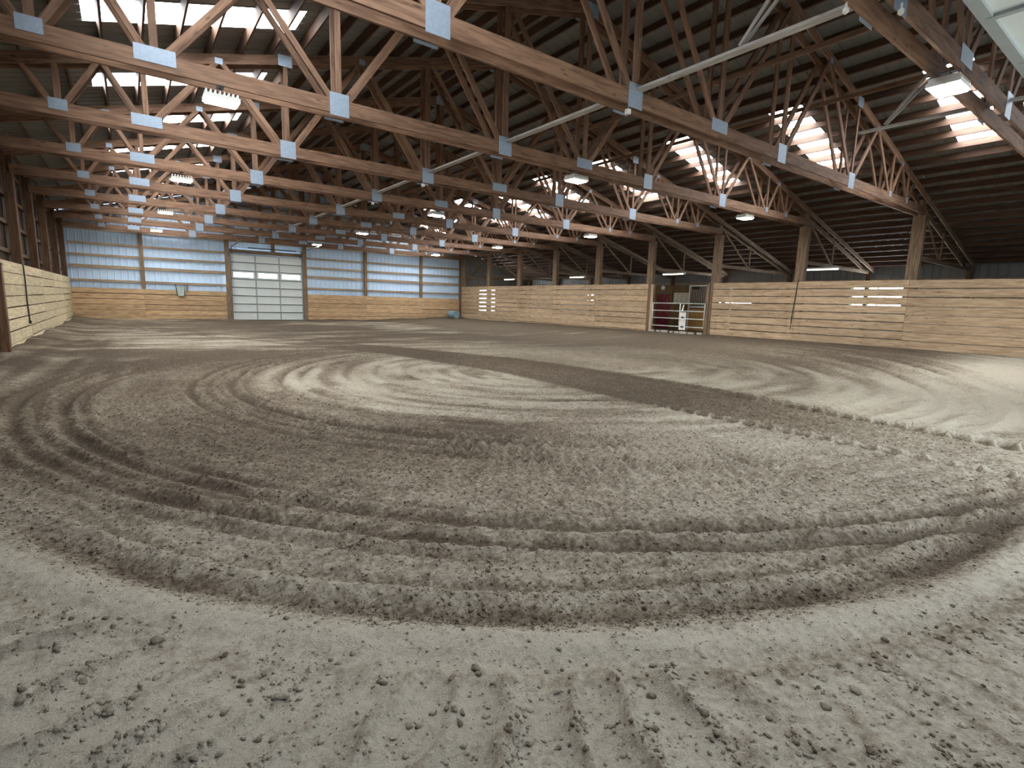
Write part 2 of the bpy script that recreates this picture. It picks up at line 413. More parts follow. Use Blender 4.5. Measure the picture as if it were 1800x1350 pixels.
m, nt, b = new_mat('arena_footing'); N = nt.nodes; L = nt.links
b.inputs['Roughness'].default_value = 0.95
b.inputs['Specular IOR Level'].default_value = 0.15
an = N.new('ShaderNodeAttribute'); an.attribute_name = 'damp_shade'
tc = N.new('ShaderNodeTexCoord')
na = N.new('ShaderNodeTexNoise'); na.inputs['Scale'].default_value = 26; na.inputs['Detail'].default_value = 8; na.inputs['Roughness'].default_value = 0.7
nb = N.new('ShaderNodeTexNoise'); nb.inputs['Scale'].default_value = 160; nb.inputs['Detail'].default_value = 4
for n_ in (na, nb): L.new(tc.outputs['Object'], n_.inputs['Vector'])
ma = N.new('ShaderNodeMath'); ma.operation = 'MULTIPLY_ADD'; ma.inputs[1].default_value = 1.9; ma.inputs[2].default_value = -0.95
L.new(na.outputs['Fac'], ma.inputs[0])
ad = N.new('ShaderNodeMath'); ad.operation = 'ADD'; ad.use_clamp = True
L.new(an.outputs['Fac'], ad.inputs[0]); L.new(ma.outputs[0], ad.inputs[1])
rp = N.new('ShaderNodeValToRGB'); cr = rp.color_ramp
cr.elements[0].position = 0.0; cr.elements[0].color = srgb(176, 169, 154)
cr.elements[1].position = 1.0; cr.elements[1].color = srgb(86, 75, 63)
e = cr.elements.new(0.35); e.color = srgb(154, 145, 130)
e = cr.elements.new(0.65); e.color = srgb(120, 109, 94)
L.new(ad.outputs[0], rp.inputs['Fac'])
gr = N.new('ShaderNodeMixRGB'); gr.blend_type = 'MULTIPLY'; gr.inputs[0].default_value = 0.7
gm = N.new('ShaderNodeMapRange'); gm.inputs[3].default_value = 0.55; gm.inputs[4].default_value = 1.45
L.new(nb.outputs['Fac'], gm.inputs[0])
L.new(rp.outputs['Color'], gr.inputs[1]); L.new(gm.outputs[0], gr.inputs[2])
L.new(gr.outputs[0], b.inputs['Base Color'])
bp = N.new('ShaderNodeBump'); bp.inputs['Strength'].default_value = 1.0; bp.inputs['Distance'].default_value = 0.025
hm = N.new('ShaderNodeMath'); hm.operation = 'MULTIPLY_ADD'; hm.inputs[1].default_value = 0.25
L.new(nb.outputs['Fac'], hm.inputs[0]); L.new(na.outputs['Fac'], hm.inputs[2])
L.new(hm.outputs[0], bp.inputs['Height']); L.new(bp.outputs['Normal'], b.inputs['Normal'])
MAT['soil'] = m
me.materials.append(m)
flo = bpy.data.objects.new('floor', me); COL.objects.link(flo)
tag(flo, 'grey-brown harrowed sand footing with curving wheel tracks', None, None, 'structure')

gnd = box('ground', (7.0, -17.6, -0.10), (60, 30, 0.1), 'concrete'); tag(gnd, kind='structure')

# ------------------------------------------------------------------ corrugated sheet builder
def rib_line(a, b, per=0.305, h=0.022):
    """positions along the sheet with rib height"""
    out = []; n = int(math.ceil((b - a) / per))
    for i in range(n):
        s = a + i * per
        for d, hh in ((0.0, 0), (0.225, 0), (0.245, h), (0.275, h), (0.295, 0)):
            if s + d < b: out.append((s + d, hh))
    out.append((b, 0.0))
    return out
def sheet_mesh(prof, fa, fb):
    """strip between two edge curves fa(s, h), fb(s, h) along a rib profile"""
    v = []; f = []
    for s, h in prof:
        v.append(fa(s, h)); v.append(fb(s, h))
    for i in range(len(prof) - 1):
        f.append((2 * i, 2 * i + 1, 2 * i + 3, 2 * i + 2))
    return v, f
def merge(parts):
    V = []; F = []
    for v, f in parts:
        o = len(V); V += v; F += [tuple(i + o for i in q) for q in f]
    return V, F

# ------------------------------------------------------------------ roof
ceiling = empty('ceiling', (0, 0, 0)); tag(ceiling, 'dark sheet-metal roof underside on close timber purlins', None, None, 'structure')
def z_sheet(x): return z_under(x) + SHEET
SK_IN, SK_OUT = 6.05, 9.64
sk_left = [(Y0 + SPAN * k + 1.86, Y0 + SPAN * k + 2.77) for k in range(-2, 8)]
sk_right = [(Y0 + SPAN * k + 1.50, Y0 + SPAN * k + 2.42) for k in range(-2, 8)]
ROOF_Y0, ROOF_Y1 = YN - 0.15, YF + 0.45
def roof_side(sgn, xe, spans):
    parts = []
    def strip(ya, yb, da, db):
        xa, xb = XM + sgn * da, XM + sgn * db
        pr = rib_line(ya, yb)
        parts.append(sheet_mesh(pr, lambda s, h: (xa, s, z_sheet(xa) + h), lambda s, h: (xb, s, z_sheet(xb) + h)))
    y = ROOF_Y0; de = abs(xe - XM)
    for a, bb in spans:
        if a < ROOF_Y0: a = ROOF_Y0
        if bb <= ROOF_Y0: continue
        if a > y: strip(y, a, 0, de)
        strip(a, bb, 0, SK_IN); strip(a, bb, SK_OUT, de)
        y = bb
    strip(y, ROOF_Y1, 0, de)
    V, F = merge(parts)
    return from_np('roof_sheet', V, F, 'roof', ceiling)
roof_side(-1, XL - 0.6, sk_left)
roof_side(1, XO + 0.4, sk_right)
# ridge cap closing the joint
from_np('ridge_cap', [(XM - 0.25, ROOF_Y0, z_sheet(XM) - 0.02), (XM, ROOF_Y0, z_sheet(XM) + 0.05), (XM + 0.25, ROOF_Y0, z_sheet(XM) - 0.02),
                      (XM - 0.25, ROOF_Y1, z_sheet(XM) - 0.02), (XM, ROOF_Y1, z_sheet(XM) + 0.05), (XM + 0.25, ROOF_Y1, z_sheet(XM) - 0.02)],
        [(0, 1, 4, 3), (1, 2, 5, 4)], 'roof', ceiling)
# skylights
wn = 0
for sgn, spans in ((-1, sk_left), (1, sk_right)):
    for a, bb in spans:
        if bb <= ROOF_Y0 + 0.3: continue
        a = max(a, ROOF_Y0)
        wn += 1
        xa, xb = XM + sgn * SK_IN, XM + sgn * SK_OUT
        V, F = sheet_mesh(rib_line(a, bb), lambda s, h: (xa, s, z_sheet(xa) + h), lambda s, h: (xb, s, z_sheet(xb) + h))
        so = from_np('window_%d' % wn, V, F, 'skylight')
        tag(so, None, None, None, 'structure')
# purlins on edge
nrm_l = Vector((-SLOPE, 0, 1)).normalized(); nrm_r = Vector((SLOPE, 0, 1)).normalized()
px_l = [XM - (9.41 - 0.61 * k) for k in range(-4, 16) if 9.41 - 0.61 * k > 0.15]
px_r = [XM + (9.41 - 0.61 * k) for k in range(-15, 16) if 0.15 < 9.41 - 0.61 * k < XO - XM]
PD = SHEET - CH
def purlin(x, ya, yb):
    zc = z_under(x) + CH + PD / 2 - 0.004
    nr = nrm_l if x < XM else nrm_r
    side = Vector((0, 1, 0)).cross(nr)
    bar('purlin', (x, ya, zc), (x, yb, zc), PD - 0.012, 0.04, 'purlin', ceiling, side)
for x in px_l + px_r:
    cuts = [ROOF_Y0, yc(-1), yc(0), yc(1), yc(2), yc(3), ROOF_Y1]
    if x > 20.5: cuts = [ROOF_Y0, yc(0), yc(1), yc(2), ROOF_Y1]
    if x < 0.5: cuts = [ROOF_Y0, yc(1), yc(2), yc(3), ROOF_Y1]
    for a, bb in zip(cuts, cuts[1:]):
        purlin(x, a + 0.004, bb - 0.004)

# ------------------------------------------------------------------ trusses
NODES = [-10.14, -8.77, -6.06, -2.42, 0.0, 2.42, 6.06, 8.77, 10.14]
ZB = 4.91                                     # centre of bottom chord
ZB0, ZB1 = ZB - 0.12, ZB + 0.12
TOPS = [4.24, 7.41, 9.46, 10.62]
def build_truss():
    t = empty('roof_truss', (XM, 0, ZB0))
    og = Vector((XM, 0, 0))
    for s in (-1, 1):
        y = s * PLY
        bar('bottom_chord', (XL - 0.10, y, ZB), (XM, y, ZB), 0.24, 0.04, 'truss', t)
        bar('bottom_chord', (XM + 0.003, y, ZB), (XR + 0.10, y, ZB), 0.24, 0.04, 'truss', t)
        for d in (-1, 1):
            xe = XL - 0.2 if d < 0 else XR + 0.2
            bar('top_chord', (XM + d * 0.01, y, z_under(XM) + CH / 2), (xe, y, z_under(xe) + CH / 2), CH, 0.04, 'truss', t)
        def web(x0, x1, wd=0.10, z1=None):
            zt = z_under(x1) + 0.03
            bar('web', (x0, y, ZB1 - 0.04), (x1, y, zt), wd, 0.038, 'truss', t)
        for dx in NODES:
            web(XM + dx, XM + dx, 0.14 if abs(dx) < 3 else 0.09)
        for d in (-1, 1):
            web(XM + d * 0.12, XM + d * 2.30, 0.12)
            web(XM + d * 2.54, XM + d * (TOPS[0] - 0.05), 0.12)
            web(XM + d * 5.94, XM + d * (TOPS[0] + 0.05), 0.12)
            web(XM + d * 6.18, XM + d * (TOPS[1] - 0.05), 0.10)
            web(XM + d * 8.67, XM + d * (TOPS[1] + 0.05), 0.10)
            web(XM + d * 8.87, XM + d * (TOPS[2] - 0.03), 0.09)
            web(XM + d * 10.06, XM + d * (TOPS[2] + 0.03), 0.09)
            web(XM + d * 10.22, XM + d * TOPS[3], 0.09)
        # nail plates on the outer faces
        yo = y + s * 0.024
        for i, dx in enumerate(NODES):
            big = i in (2, 3, 5, 6)
            wd, hh = (0.34, 0.38) if big else ((0.52, 0.22) if i in (1, 4, 7) else (0.28, 0.20))
            if i in (7, 8) and s < 0: wd, hh = 0.16, 0.16
            zo = ZB + (0.03 if big else 0.08)
            box('nail_plate', (XM + dx, yo, zo), (wd, 0.006, hh), 'galv', t)
        for d in (-1, 1):
            for tx in TOPS[:3]:
                x = XM + d * tx
                box('nail_plate', (x, yo, z_under(x) + 0.06), (0.15, 0.006, 0.12), 'galv', t)
        for d in (-1, 1):
            x = XM + d * 6.06
            box('nail_plate', (x, yo, z_under(x) + 0.07), (0.30, 0.006, 0.24), 'galv', t)
        box('nail_plate', (XM, yo, z_under(XM) + 0.06), (0.45, 0.006, 0.3), 'galv', t)
    return t
def copy_tree(o, parent=None):
    c = o.copy(); COL.objects.link(c); c.parent = parent
    for ch in list(o.children): copy_tree(ch, c)
    return c
proto = build_truss()
trusses = [proto] + [copy_tree(proto) for _ in KS[1:]]
for i, (k, t) in enumerate(zip(KS, trusses)):
    t.location = (XM, yc(k), ZB0)
    tag(t, 'double-ply timber roof truss with steel nail plates, %s from the camera' % ORD[i] if i else
        'double-ply timber roof truss passing overhead at upper right, nearest to the camera', 'truss', 'roof trusses across the arena')

# lateral braces lying on the bottom chords, web brace and diagonals
lb = empty('lateral_brace', (6.92, 2.4, ZB1)); tag(lb, 'long pale grey board brace lying along the bottom chords beneath the left roof slope', 'brace', 'lateral truss braces')
cuts = [-1.0, yc(0), yc(2), yc(4), yc(6), 35.6]
for a, bb in zip(cuts, cuts[1:]):
    bar('board', (6.92 + 0.10, a, ZB1 + 0.022), (6.92 + 0.10, bb - 0.01, ZB1 + 0.022), 0.14, 0.04, 'brace', lb, (0, 0, 1))
lb2 = empty('lateral_brace', (11.77, 2.4, ZB1)); tag(lb2, 'short pale brace board over the nearest truss ending in mid-air before the second', 'brace', 'lateral truss braces')
bar('board', (11.90, -1.0, ZB1 + 0.022), (11.90, 4.72, ZB1 + 0.022), 0.09, 0.04, 'brace', lb2, (0, 0, 1))
for x, yy, bname in ((6.92 + 0.10, 4.40, 'left slope'), (11.90, 4.28, 'right slope')):
    dg = empty('diagonal_brace', (x, yy, ZB1 + 0.05))
    tag(dg, 'twin pale diagonal struts rising to the nearest truss from the %s brace board' % ('long' if x < 9 else 'short'), 'brace', 'diagonal truss braces')
    for s in (-1, 1):
        bar('strut', (x + 0.03 * s, yy, ZB1 + 0.07), (x + 0.22 * s, 2.72, 6.86), 0.04, 0.03, 'brace', dg, (1, 0, 0))
wb = bar('web_brace', (9.60, 0.5, 5.92), (9.60, 24.4, 5.92), 0.09, 0.04, 'truss', None, (1, 0, 0))
tag(wb, 'long dark brace board running down the arena beside the king posts', 'brace')
wb2 = bar('web_brace', (13.72, 0.5, 6.45), (13.72, 17.2, 6.45), 0.09, 0.04, 'truss', None, (1, 0, 0))
tag(wb2, 'long dark brace board nailed to webs under the right roof slope', 'brace')

# ------------------------------------------------------------------ posts
def side_post(k, x0, x1, top, mat, label, group):
    t = empty('timber_post', ((x0 + x1) / 2, yc(k), 0.0))
    xm = (x0 + x1) / 2; wd = abs(x1 - x0)
    for s in (-1, 0, 1):                       # three laminations, the outer ones notched for the truss
        tp = top if s == 0 else ZB0 - 0.01
        bar('lamination', (xm, yc(k) + s * 0.118, -0.1), (xm, yc(k) + s * 0.118, tp), wd if s == 0 else wd * 0.96, 0.116, mat, t, (0, 1, 0))
    tag(t, label, 'post', group)
    return t
for i, k in enumerate(KS):
    if k >= 0:
        side_post(k, XR + 0.045, XR + 0.265, z_under(XR) + 0.05, 'post',
                  'grey-brown timber post behind right plank wall, carrying the %s truss from the camera' % ORD[i], 'posts along the right plank wall')
    if k >= 2:
        side_post(k, XL - 0.265, XL - 0.045, z_under(XL) + 0.05, 'post_dark',
                  'dark brown timber post behind left plank wall, carrying the %s truss from the camera' % ORD[i], 'posts along the left plank wall')

# ------------------------------------------------------------------ plank walls
PITCH_B = 0.291
def plank_run(wall, a, b, top, n, axis_, off, mat, tight=0.5, seed=0):
    """one bay of horizontal planks; axis_ 'y' runs along Y at x=off, 'x' runs along X at y=off"""
    rr = random.Random(seed)
    z = top
    for i in range(n):
        gap = rr.uniform(0.010, 0.020) if rr.random() < tight else rr.uniform(0.026, 0.038)
        h = PITCH_B - gap; zc = z - h / 2
        tilt = rr.uniform(-0.003, 0.003); jut = rr.uniform(0, 0.006)
        if axis_ == 'y':
            bar('plank', (off + jut, a + 0.003, zc - tilt), (off + jut, b - 0.003, zc + tilt), h, 0.038, mat, wall, (1, 0, 0))
        else:
            bar('plank', (a + 0.003, off + jut, zc - tilt), (b - 0.003, off + jut, zc + tilt), h, 0.038, mat, wall, (0, 1, 0))
        z -= PITCH_B
wall_right = empty('wall_right', (XR, 18, 0)); tag(wall_right, 'tall plank kick wall of pale knotty fir along the right', None, None, 'structure')
ys = [-2.2] + [yc(k) for k in range(-1, 9)]
for i, (a, bb) in enumerate(zip(ys, ys[1:])):
    if i == 4: continue                         # gate bay (third to fourth frame)
    plank_run(wall_right, a, bb, 2.68 + random.uniform(-0.012, 0.012), 9, 'y', XR + 0.02, 'plank_right', 0.0 if i in (2, 3) else 0.45, 100 + i)
wall_left = empty('wall_left', (XL, 25, 0)); tag(wall_left, 'pale dusty plank kick wall along the left', None, None, 'structure')
ysl = [yc(k) for k in range(2, 9)]
for i, (a, bb) in enumerate(zip(ysl, ysl[1:])):
    plank_run(wall_left, a + (2.72 if i == 0 else 0), bb, 2.22, 8, 'y', XL - 0.026, 'plank_left', 0.5, 300 + i)
bar('plank', (XL - 0.02, yc(8), 1.05), (XL - 0.02, YF, 1.05), 2.34, 0.038, 'plank_left', wall_left, (1, 0, 0))
# end post of the left wall
ep = empty('wall_end_post', (XL + 0.06, 16.20, 0)); tag(ep, 'dark brown post closing the near end of the left plank wall', 'post')
bar('shaft', (XL + 0.05, 16.16, -0.1), (XL + 0.05, 16.16, 2.05), 0.20, 0.16, 'post_dark', ep, (1, 0, 0))
box('cap_block', (XL + 0.05, 16.16, 2.075), (0.18, 0.22, 0.05), 'post_dark', ep)

# ------------------------------------------------------------------ far wall
wall_far = empty('wall_far', (10, YF, 0)); tag(wall_far, 'far end wall of ribbed pale siding with timber girts above planks', None, None, 'structure')
DL, DR, DT = 5.23, 9.39, 4.04
for i, (a, bb) in enumerate(((XL, 0.82), (0.82, DL - 0.29), (DR + 0.29, 13.69), (13.69, 18.0), (18.0, XR))):
    plank_run(wall_far, a, bb, 1.72, 6, 'x', YF + 0.02, 'plank_far', 0.6, 500 + i)
for a, bb in ((XL, DL - 0.30), (DR + 0.30, XR - 0.02)):
    box('gap_shade_sheet', ((a + bb) / 2, YF + 0.066, 0.84), (bb - a - 0.02, 0.012, 1.70), 'shade_wood', wall_far)  # added dark sheet that makes the plank gaps read as shadow
YS = YF + 0.30                                   # siding plane
def gable(x): return z_sheet(x) - 0.02
def far_siding(xa, xb, z0, mat):
    pr = rib_line(xa, xb, 0.305, -0.025)
    return sheet_mesh(pr, lambda s, h: (s, YS + h, z0), lambda s, h: (s, YS + h, gable(s)))
V, F = merge([far_siding(XL - 0.5, DL - 0.1, -0.05, 0), far_siding(DL - 0.1, DR + 0.1, DT - 0.05, 0), far_siding(DR + 0.1, XM + 4.4, -0.05, 0), far_siding(XM + 4.4, XR + 0.2, -0.05, 0)])
from_np('siding', V, F, 'siding', wall_far)
# aisle end: siding with two tall bright lights
V, F = merge([far_siding(XR + 0.2, XO + 0.3, 0.0, 0)])
from_np('siding', V, F, 'siding_grey', wall_far)
GIRTS = [2.11, 2.85, 3.45, 4.05, 4.80, 5.5, 6.2, 6.9, 7.6, 8.3]
posts_far = [XL, 0.82, DL - 0.16, DR + 0.16, 13.69, 18.0, XR + 0.03]
for z in GIRTS:
    hw = min(12.6, (gable(XM) - z - 0.15) / SLOPE)
    for a, bb in zip(posts_far, posts_far[1:]):
        a2, b2 = max(a, XM - hw), min(bb, XM + hw)
        if b2 - a2 < 0.3: continue
        if a == DL - 0.16 and z < DT + 0.1: continue
        bar('girt', (a2, YS - 0.07, z), (b2, YS - 0.07, z), 0.17 if abs(z - 2.85) < 0.01 else 0.12, 0.07, 'girt', wall_far, (0, 1, 0))
for z in GIRTS[:4]:
    if z > 3.6: continue
    bar('girt', (XR + 0.3, YS - 0.07, z), (XO, YS - 0.07, z), 0.1, 0.06, 'girt', wall_far, (0, 1, 0))
bar('knee_brace', (XR + 0.36, YF + 0.1, 2.9), (23.4, YF + 0.1, 4.4), 0.14, 0.05, 'post', wall_far, (0, 1, 0))
for x, nm in ((0.82, 'left of the hanging bin, between two siding bays'), (13.69, 'midway between overhead door and barrel'), (18.0, 'above the planks left of the barrel')):
    t = empty('wall_post', (x, YF + 0.12, 0)); tag(t, 'timber post on the far siding wall, ' + nm, 'post', 'posts on the far wall')
    zt = z_under(x) + 0.2
    bar('shaft', (x, YF + 0.155, -0.05), (x, YF + 0.155, zt), 0.17, 0.15, 'post', t, (0, 1, 0))
    bar('nailer', (x + 0.10, YF + 0.155, 1.75), (x + 0.10, YF + 0.13, ZB0), 0.03, 0.10, 'post', t, (0, 1, 0))
for x, nm in ((DL - 0.16, 'left'), (DR + 0.16, 'right')):
    t = empty('door_post', (x, YF + 0.06, 0)); tag(t, 'tall dark grey-brown post framing the %s side of the far overhead door' % nm, 'post', 'posts framing the far overhead door')
    bar('shaft', (x, YF + 0.06, -0.05), (x, YF + 0.06, z_under(x)), 0.23, 0.24, 'post', t, (0, 1, 0))
    sx = 1 if nm == 'left' else -1
    bar('guide_track', (x + sx * 0.15, YF - 0.03, 0.0), (x + sx * 0.15, YF - 0.03, DT + 0.15), 0.05, 0.05, 'galv_dark', t, (0, 1, 0))
cp_ = empty('corner_post', (XR + 0.08, YF + 0.1, 0)); tag(cp_, 'thick dark corner post where far siding meets right plank wall', 'post')
bar('shaft', (XR + 0.17, YF + 0.10, -0.05), (XR + 0.17, YF + 0.10, z_under(XR)), 0.24, 0.18, 'post', cp_, (0, 1, 0))

# far overhead door
d1 = empty('door_1', (7.31, YF, 0)); tag(d1, 'white sectional overhead door with three bright windows in the far wall', None, None, 'structure')
NR, NC = 8, 3
rh = DT / NR; cw = (DR - DL) / NC
YD = YF + 0.10
def panel_mesh(wd, hh, t=0.035, inset=0.05, rec=0.012):
    """door panel with a pressed-in field"""
    bm = bmesh.new(); bmesh.ops.create_cube(bm, size=1)
    bmesh.ops.scale(bm, vec=(wd, t, hh), verts=bm.verts)
    fr = [f for f in bm.faces if f.normal.y < -0.9]
    r = bmesh.ops.inset_region(bm, faces=fr, thickness=inset)
    for f in fr: bmesh.ops.translate(bm, vec=(0, rec, 0), verts=f.verts)
    me = bpy.data.meshes.new('panel'); bm.to_mesh(me); bm.free(); return me
pm = panel_mesh(cw - 0.05, rh - 0.035)
for r_ in range(NR):
    for c_ in range(NC):
        xc, zc = DL + cw * (c_ + 0.5), rh * (r_ + 0.5)
        if r_ == NR - 3:
            # glazed panel: frame round a bright light
            fr_ = empty('glazed_panel', Vector((xc, YD, zc)) - origin(d1)); fr_.parent = d1
            hw, hh = cw / 2 - 0.03, rh / 2 - 0.018
            for s in (-1, 1):
                box('frame', (xc, YD, zc + s * (hh - 0.05)), (2 * hw, 0.04, 0.10), 'door_panel', fr_)
                box('frame', (xc + s * (hw - 0.06), YD, zc), (0.12, 0.04, 2 * hh - 0.2), 'door_panel', fr_)
            box('pane', (xc, YD + 0.01, zc), (2 * hw - 0.24, 0.012, 2 * hh - 0.2), 'doorwin', fr_)
        else:
            o = link('panel', pm, 'door_panel', d1); o.location = Vector((xc, YD, zc)) - origin(d1)
for r_ in range(NR + 1):
    box('rail', (7.31, YD - 0.012, min(max(rh * r_, 0.02), DT - 0.02)), (DR - DL, 0.05, 0.045), 'door_rail', d1)
for c_ in range(NC + 1):
    box('stile', (DL + cw * c_, YD - 0.02, DT / 2), (0.065, 0.045, DT), 'door_stile', d1)
# header and torsion shaft over the door
hd = empty('door_header', (7.31, YF, DT)); tag(hd, 'brown timber header above the far overhead door carrying a spring shaft', 'header')
bar('beam', (DL - 0.03, YF + 0.05, DT + 0.13), (DR + 0.03, YF + 0.05, DT + 0.13), 0.24, 0.09, 'post', hd)
bar('beam', (DL - 0.03, YF + 0.05, 5.0), (DR + 0.03, YF + 0.05, 5.0), 0.24, 0.09, 'post', hd)
bar('spring_pad', (7.65, YF + 0.02, DT + 0.2), (7.65, YF + 0.02, 5.1), 0.22, 0.06, 'post', hd)
tube('spring_shaft', [(6.2, YF - 0.10, 4.42), (9.0, YF - 0.10, 4.42)], 0.035, 'door_rail', hd)
tube('shaft', [(DL + 0.05, YF - 0.10, 4.42), (DR - 0.05, YF - 0.10, 4.42)], 0.012, 'galv_dark', hd)
tr = empty('door_track', (7.31, 34, 4.3)); tag(tr, 'galvanised overhead door track curving back beneath the far trusses', 'track')
for x in (DL + 0.06, DR - 0.06):
    pts = [(x, YF - 0.03, DT + 0.02), (x, YF - 0.06, DT + 0.18), (x, YF - 0.2, DT + 0.34), (x, YF - 0.4, DT + 0.4), (x, YF - 3.9, DT + 0.45)]
    tube('rail', pts, 0.03, 'galv_dark', tr, 6)
    tube('hanger', [(x, YF - 2.6, DT + 0.44), (x, YF - 0.45, 5.4)], 0.016, 'galv_dark', tr, 5)

# ------------------------------------------------------------------ left outer wall, entrance wall, aisle walls
wl = empty('wall_left_outer', (XL - 0.3, 16, 0)); tag(wl, kind='structure')
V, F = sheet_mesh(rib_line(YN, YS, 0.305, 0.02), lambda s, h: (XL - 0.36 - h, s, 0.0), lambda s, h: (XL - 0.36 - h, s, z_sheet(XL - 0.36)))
from_np('sheathing', V, F, 'shade_wood', wl)  # dark brown stands in for the shade behind the posts
for z in (2.6, 3.4, 4.2, 5.0):
    bar('girt', (XL - 0.30, 12, z), (XL - 0.30, YF, z), 0.1, 0.05, 'post_dark', wl, (1, 0, 0))
wo = empty('wall_aisle', (XO, 16, 0)); tag(wo, 'grey siding wall of the lean-to aisle behind the plank wall', None, None, 'structure')
V, F = sheet_mesh(rib_line(YN, YS, 0.305, 0.02), lambda s, h: (XO + 0.12 + h, s, 0.0), lambda s, h: (XO + 0.12 + h, s, z_sheet(XO + 0.12)))
from_np('siding', V, F, 'siding_grey', wo)
for z in (3.05,):
    bar('girt', (XO + 0.08, YN, z), (XO + 0.08, YF, z), 0.1, 0.05, 'girt', wo, (1, 0, 0))
wn_ = empty('wall_near', (10, YN, 0)); tag(wn_, kind='structure')
def near_siding(xa, xb, z0):
    return sheet_mesh(rib_line(xa, xb, 0.305, 0.02), lambda s, h: (s, YN + h, z0), lambda s, h: (s, YN + h, gable(s)))
V, F = merge([near_siding(XL - 0.5, 5.23, -0.05), near_siding(5.23, 9.39, 4.04), near_siding(9.39, XO + 0.3, -0.05)])
from_np('siding', V, F, 'siding', wn_)
for i, (a, bb) in enumerate(((XL, 5.0), (9.6, 13.6), (13.6, 17.5), (17.5, XR))):
    plank_run(wn_, a, bb, 1.72, 6, 'x', YN + 0.06, 'plank_far', 0.6, 700 + i)

# raised entrance door hanging level under the nearest truss
d2 = empty('door_2', (7.31, -0.4, 4.25)); tag(d2, 'raised white sectional entrance door hanging level at the upper right corner', None, None, 'structure')
pm2 = panel_mesh(cw - 0.05, rh - 0.035)
YE, ZE = 1.66, 4.30
for r_ in range(NR):
    for c_ in range(NC):
        o = link('panel', pm2, 'door_panel', d2)
        o.rotation_euler = (math.radians(90), 0, 0)
        o.location = Vector((DL + cw * (c_ + 0.5), YE - rh * (r_ + 0.5), ZE)) - origin(d2)
for r_ in range(NR + 1):
    box('rail', (7.31, YE - rh * r_, ZE - 0.012), (DR - DL, 0.10 if r_ == 0 else 0.05, 0.06), 'door_stile', d2)
for c_ in range(NC + 1):
    box('stile', (DL + cw * c_, YE - DT / 2, ZE - 0.02), (0.075, DT, 0.05), 'door_stile', d2)
for x in (DL - 0.06, DR + 0.06):
    tube('track', [(x, YN + 0.1, ZE - 0.05), (x, YE + 0.2, ZE - 0.05)], 0.03, 'galv_dark', d2, 6)

# ------------------------------------------------------------------ lean-to frames
for i, k in enumerate(KS):
    if k < 0: continue
    t = empty('lean_to_rafter', (XR + 0.3, yc(k), 3.4))
    tag(t, 'brown lean-to rafter frame over the aisle, outboard of the %s truss from the camera' % ORD[i], 'rafter', 'lean-to rafter frames')
    for s in (-1, 1):
        y = yc(k) + s * 0.16
        xa, xb = XR + 0.08, XO + 0.04
        bar('rafter', (xa, y, z_under(xa) + CH / 2 - 0.02), (xb, y, z_under(xb) + CH / 2 - 0.02), CH - 0.04, 0.038, 'post', t)
    bar('tie', (XR + 0.29, yc(k), 3.46), (XO - 0.13, yc(k), 3.42), 0.14, 0.04, 'post', t)
    bar('web', (24.1, yc(k), 3.45), (24.1, yc(k), z_under(24.1) + 0.02), 0.09, 0.04, 'post', t)
    bar('web', (24.0, yc(k), 3.5), (21.6, yc(k), z_under(21.6) - 0.05), 0.09, 0.04, 'post', t)
    bar('aisle_post', (XO - 0.04, yc(k), 0.1), (XO - 0.04, yc(k), z_under(XO) + 0.05), 0.18, 0.18, 'post_dark', t)
# daylit windows in the aisle walls, seen through the plank gaps
def aisle_window(y0, y1, z0, z1):
    global wn
    wn += 1
    wo_ = empty('window_%d' % wn, (XO + 0.05, (y0 + y1) / 2, z0)); tag(wo_, kind='structure')
    nb_ = 2
    for j in range(nb_):
        a = y0 + (y1 - y0) * j / nb_; bb = y0 + (y1 - y0) * (j + 1) / nb_
        box('pane', (XO + 0.06, (a + bb) / 2, (z0 + z1) / 2), (0.012, bb - a - 0.05, z1 - z0 - 0.06), 'daywin', wo_)
    for z in (z0, z1): box('frame', (XO + 0.05, (y0 + y1) / 2, z), (0.05, y1 - y0 + 0.08, 0.07), 'white', wo_)
    for y in (y0, y1, (y0 + y1) / 2): box('frame', (XO + 0.05, y, (z0 + z1) / 2), (0.05, 0.06, z1 - z0), 'white', wo_)
aisle_window(15.6, 17.7, 1.72, 2.52)
aisle_window(8.5, 10.6, 1.72, 2.80)
aisle_window(27.4, 28.6, 1.72, 2.45)
wn += 1
we = empty('window_%d' % wn, (24.1, YS - 0.05, 0.6)); tag(we, kind='structure')
for a, bb in ((23.35, 24.0), (24.3, 24.85)):
    box('pane', ((a + bb) / 2, YS - 0.06, 1.65), (bb - a, 0.012, 2.0), 'daywin', we)
for x in (23.3, 24.15, 24.9):
    box('frame', (x, YS - 0.06, 1.65), (0.10 if x != 24.15 else 0.30, 0.05, 2.1), 'white', we)
for z in (0.6, 2.7):
    box('frame', (24.1, YS - 0.06, z), (1.7, 0.05, 0.08), 'white', we)

